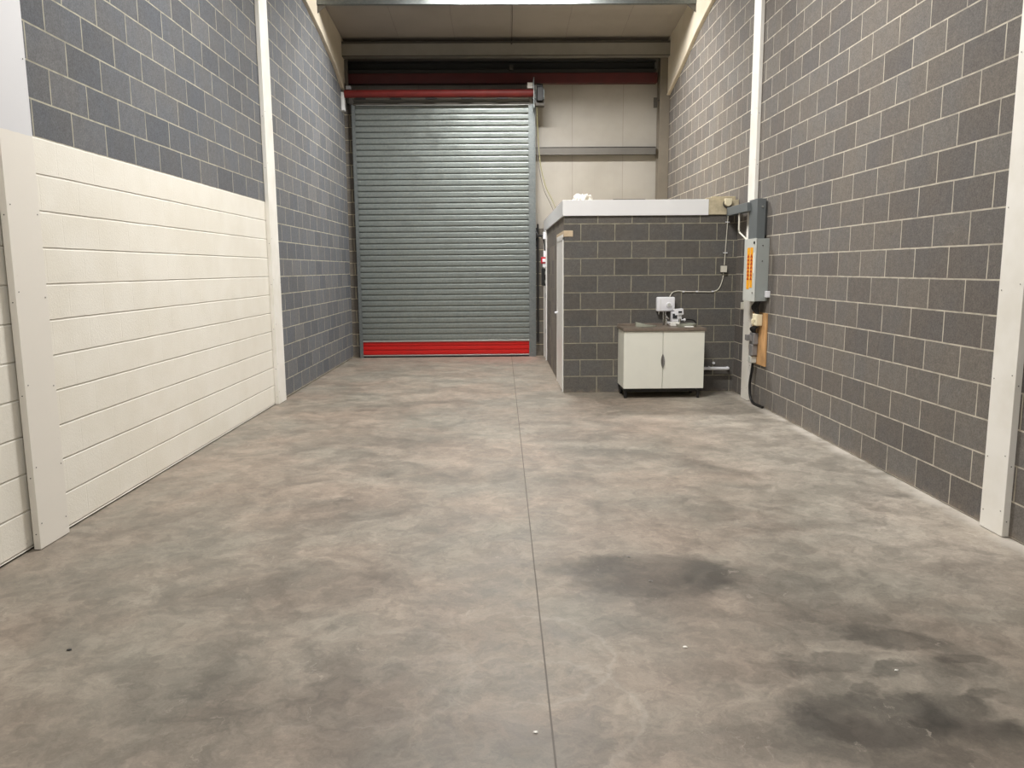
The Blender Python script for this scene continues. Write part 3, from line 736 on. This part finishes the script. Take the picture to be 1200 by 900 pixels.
# ------------------------------------------------------------------ switch gear on the right wall
db = empty('distribution_board', (3.06, 9.36, 1.27), 'grey metal distribution board with orange warning labels on the right wall', 'electrical box')
box('case', M['dbox'], db, 2.992, XR-.001, 9.165, 9.585, 1.272, 2.00, bev=.004)
box('cover', M['dboxf'], db, 2.978, 2.990, 9.160, 9.590, 1.268, 2.004, bev=.002)
lb = MB(); lb.box(2.9755, 2.9775, 9.255, 9.345, 1.43, 1.90); lb.box(2.9755, 2.9775, 9.365, 9.465, 1.41, 1.90)
lb.build_each('warning_label', M['orange'], db)
lr = MB()
for j, yc in enumerate((9.300, 9.415)):
    for i in range(7):
        z = 1.52+i*.044
        lr.prism([(yc-.040, z), (yc+.040, z), (yc, z+.043)], 'X', 2.9742, 2.9752)
lr.build_each('warning_sign', M['labred'], db, label='row of red warning triangles')
MB().box(2.9755, 2.9775, 9.20, 9.235, 1.60, 1.84).build_each('notice', M['paper'], db)
MB().cyl((2.977, 9.21, 1.955), (2.968, 9.21, 1.955), .016, 14).build('lock', M['black'], db)
MB().cyl((2.977, 9.23, 1.37), (2.972, 9.23, 1.37), .012, 12).build('screw', M['steel'], db)
s2 = MB()
for z in (1.92, 1.74): s2.cyl((3.06, 9.1655, z), (3.06, 9.160, z), .007, 10)
s2.build_each('knockout', M['dksteel'], db)
tk = empty('cable_trunking', (3.05, 9.4, 2.0), 'dark grey cable trunking above the distribution board', 'trunking')
box('riser', M['trunk'], tk, 3.010, XR-.03, 9.26, 9.56, 2.006, 2.465, bev=.003)
box('riser_lid', M['trunk'], tk, XR-.029, XR-.002, 9.29, 9.53, 2.04, 2.44)
box('arm', M['trunk'], tk, 2.965, 3.060, 9.50, 10.36, 2.335, 2.440, bev=.003)
MB().cyl((3.07, 9.259, 2.37), (3.07, 9.252, 2.37), .012, 10).build('screw', M['silver'], tk)
MB().box(2.970, 3.055, 10.361, 10.363, 2.34, 2.435).build('end_cap', M['dksteel'], tk)
tag(MB().tube([(2.995, 9.90, 2.335), (2.990, 9.88, 2.14), (2.992, 9.86, 2.10), (3.03, 9.66, 2.0), (3.04, 9.62, 1.99), (3.05, 9.60, 1.92)], .011, 10).build('conduit', M['cable_w'], smooth=True),
    'bent white conduit dropping from the trunking to the distribution board', 'conduit')
tag(MB().box(XR-.045, XR-.001, 9.075, 9.150, 1.318, 1.394, .005).build('socket', M['white']), 'small white switch at the lower right of the distribution board', 'switch')
sb = tag(MB().box(3.095, XR-.001, 9.935, 10.05, 1.14, 1.225, .005).build('socket', M['cable_w']), 'small pale switch box left of the boxed post', 'switch')
tag(MB().tube([(3.115, 9.97, 1.225), (3.115, 9.965, 1.40), (3.115, 9.955, 1.9)], .008, 8).build('conduit', M['cable_w'], smooth=True), 'thin pale conduit rising from the switch box left of the boxed post', 'conduit')
# backboard with meter and cut-out
bb = tag(MB().box(XR-.022, XR-.001, 9.12, 9.62, .50, 1.13, .002).build('backboard', M['ply']), 'pale plywood backboard on the right wall below the distribution board', 'board')
hb = empty('cutout_block', (3.06, 9.32, .98), 'cream plastic connector block on the plywood board', 'connector block')
MB().box(3.04, XR-.023, 9.235, 9.40, .975, 1.115, .012).build('body', M['cream'], hb)
MB().cyl((3.038, 9.30, 1.045), (3.030, 9.30, 1.045), .020, 16).box(3.028, 3.038, 9.34, 9.39, .99, 1.05, .003).build('cap', M['cream'], hb)
me_ = empty('service_cutout', (3.06, 9.45, .56), 'grey service cut-out stack with cables on the left of the plywood board', 'electrical box')
m_ = MB(); m_.box(3.055, XR-.023, 9.36, 9.52, .74, .88, .010); m_.box(3.045, XR-.023, 9.38, 9.50, .60, .74, .012); m_.box(3.035, 3.055, 9.40, 9.50, .78, .85, .006)
m_.build('housing', M['pipe_grey'], me_)
MB().box(3.04, XR-.023, 9.40, 9.50, .51, .595, .010).build('cable_gland', M['dboxf'], me_)
MB().cyl((3.038, 9.56, .80), (3.05, 9.56, .80), .03, 14).box(3.03, 3.10, 9.53, 9.62, .775, .845, .006).build('side_box', M['pipe_grey'], me_)
ct = MB()
for i, (dy, dz) in enumerate(((0, 0), (.03, .0), (.06, 0), (.09, .0))):
    ct.tube(curve_pts([(3.09, 9.29+dy, 1.272), (3.07-.012*i, 9.30+dy, 1.19), (3.085, 9.30+dy*.6, 1.112)]), .012, 8)
    ct.tube(curve_pts([(3.085, 9.28+dy*.8, .976), (3.06-.008*i, 9.33+dy, .935), (3.09, 9.40+dy, .878)]), .012, 8)
ct.build_each('meter_tail', M['black'], me_, smooth=True, label='black meter tails')
tag(MB().tube(curve_pts([(3.085, 9.44, .512), (3.08, 9.46, .40), (3.075, 9.50, .22), (3.08, 9.46, .07), (3.09, 9.36, .020), (3.10, 9.22, .017), (3.11, 9.10, .016)]), .016, 10).build('supply_cable', M['black'], smooth=True),
    'thick black supply cable from the plywood board down to the floor', 'cable')

# ------------------------------------------------------------------ small things on the floor
def chip(x, y, r, mat, label, seed):
    m = MB(); q = bmesh.ops.create_icosphere(m.bm, subdivisions=2, radius=1)
    rr = random.Random(seed)
    for v in q['verts']:
        k = 1+rr.uniform(-.2, .2); v.co = Vector((x+v.co.x*r*k*1.3, y+v.co.y*r*k, max(0, r*.35+v.co.z*r*.5*k)))
    rebase(tag(m.build('stone_chip', mat), label, 'stone chip', 'stone chips on the floor'), (x, y, 0))
chip(.805, 3.245, .008, M['stone'], 'white chip on the floor right of the joint, below the large dark stain', 1)
chip(.112, 2.62, .007, M['stone'], 'white chip on the floor left of the joint at the bottom', 2)
chip(1.640, 3.02, .006, M['stone'], 'white chip on the floor among the dark stains at lower right', 3)
chip(-1.945, 3.30, .008, M['black'], 'small black pebble on the floor at lower left', 4)
def bolt(x, y, r, label):
    e = MB().cyl((x, y, 0), (x, y, .002), r, 20).cyl((x, y, .002), (x, y, .004), r*.5, 12).build('floor_anchor', M['steel'])
    rebase(tag(e, label, 'floor anchor', 'anchor sockets in the floor'), (x, y, 0))
bolt(.795, 3.99, .012, 'small round anchor socket in the middle of the dark floor stain')
bolt(.735, 4.35, .012, 'small round anchor socket at the far edge of the dark floor stain')

# ------------------------------------------------------------------ lamps
def lamp(x, y, z, power, label, L=1.2, W=.35, ax='X', spread=160):
    e = empty('lamp', (x, y, z), label, 'lamp', 'roof lamps')
    lx, ly = (L/2, W/2) if ax == 'X' else (W/2, L/2)
    MB().box(x-lx, x+lx, y-ly, y+ly, z+.02, z+.07, .008).build('housing', M['upvc'], e)
    MB().box(x-lx+.01, x+lx-.01, y-ly+.01, y+ly-.01, z+.012, z+.0195, .002).build('diffuser', M['lamp'], e)
    h = MB()
    for sx in (-.8, .8):
        px, py = (x+sx*lx, y) if ax == 'X' else (x, y+sx*ly)
        h.cyl((px, py, z+.07), (px, py, roof_z(py)-.003), .004, 8)
    h.build_each('suspension_wire', M['steel'], e)
    d = bpy.data.lights.new('lamp_light', 'AREA'); d.shape = 'RECTANGLE'; d.size = 2*lx; d.size_y = 2*ly
    d.energy = power; d.color = (1, .982, .955); d.spread = math.radians(170 if y > 10 else spread)
    o = bpy.data.objects.new('lamp_light', d); C.objects.link(o); o.parent = e; o.location = (0, 0, .0)
    # added side lights brighten the side walls, as a wrap-round diffuser would
    for sx in (-1, 1):
        d2 = d.copy(); d2.size = .10; d2.size_y = .20; d2.energy = power*(.22 if power > 300 and y > 10 else .10); d2.spread = PI
        o2 = bpy.data.objects.new('lamp_light', d2); C.objects.link(o2); o2.parent = e
        o2.location = (sx*(lx+.01), 0, -.01); o2.rotation_euler = (0, -sx*math.radians(62), 0)
for k_, (yp, pw_, lb_) in enumerate(LAMPS):
    lamp(.20 if k_ == 0 else .15, yp-(.27 if k_ == 0 else .40), roof_z(yp)-.2+(.13 if k_ == 0 else .12), pw_*(1.25 if k_ == 0 else 1), lb_, L=1.5, W=.20)

# ------------------------------------------------------------------ world, camera, colour
w = bpy.data.worlds.new('world'); S.world = w; w.use_nodes = True
w.node_tree.nodes['Background'].inputs[0].default_value = (.05, .055, .06, 1)
w.node_tree.nodes['Background'].inputs[1].default_value = .05

F, P_, Yw, Ro, H = 912.449869, -.147081464, -.0136751187, .00741294334, 1.67408452
def rotm(p, y, r):
    return Matrix.Rotation(y, 3, 'Z') @ Matrix.Rotation(p, 3, 'X') @ Matrix.Rotation(r, 3, 'Y')
R = rotm(P_, Yw, Ro)
cam = bpy.data.cameras.new('camera'); co = bpy.data.objects.new('camera', cam); C.objects.link(co)
cx, cy, cz = R.col[0], R.col[1], R.col[2]
m4 = Matrix.Identity(4)
for i in range(3):
    m4[i][0] = cx[i]; m4[i][1] = cz[i]; m4[i][2] = -cy[i]
m4[2][3] = H
co.matrix_world = m4
cam.sensor_width = 36; cam.lens = F*36/1200; cam.clip_end = 100
S.camera = co
S.view_settings.view_transform = 'Standard'; S.view_settings.look = 'None'
S.view_settings.gamma = 1; S.view_settings.use_curve_mapping = False
S.view_settings.exposure = -0.08
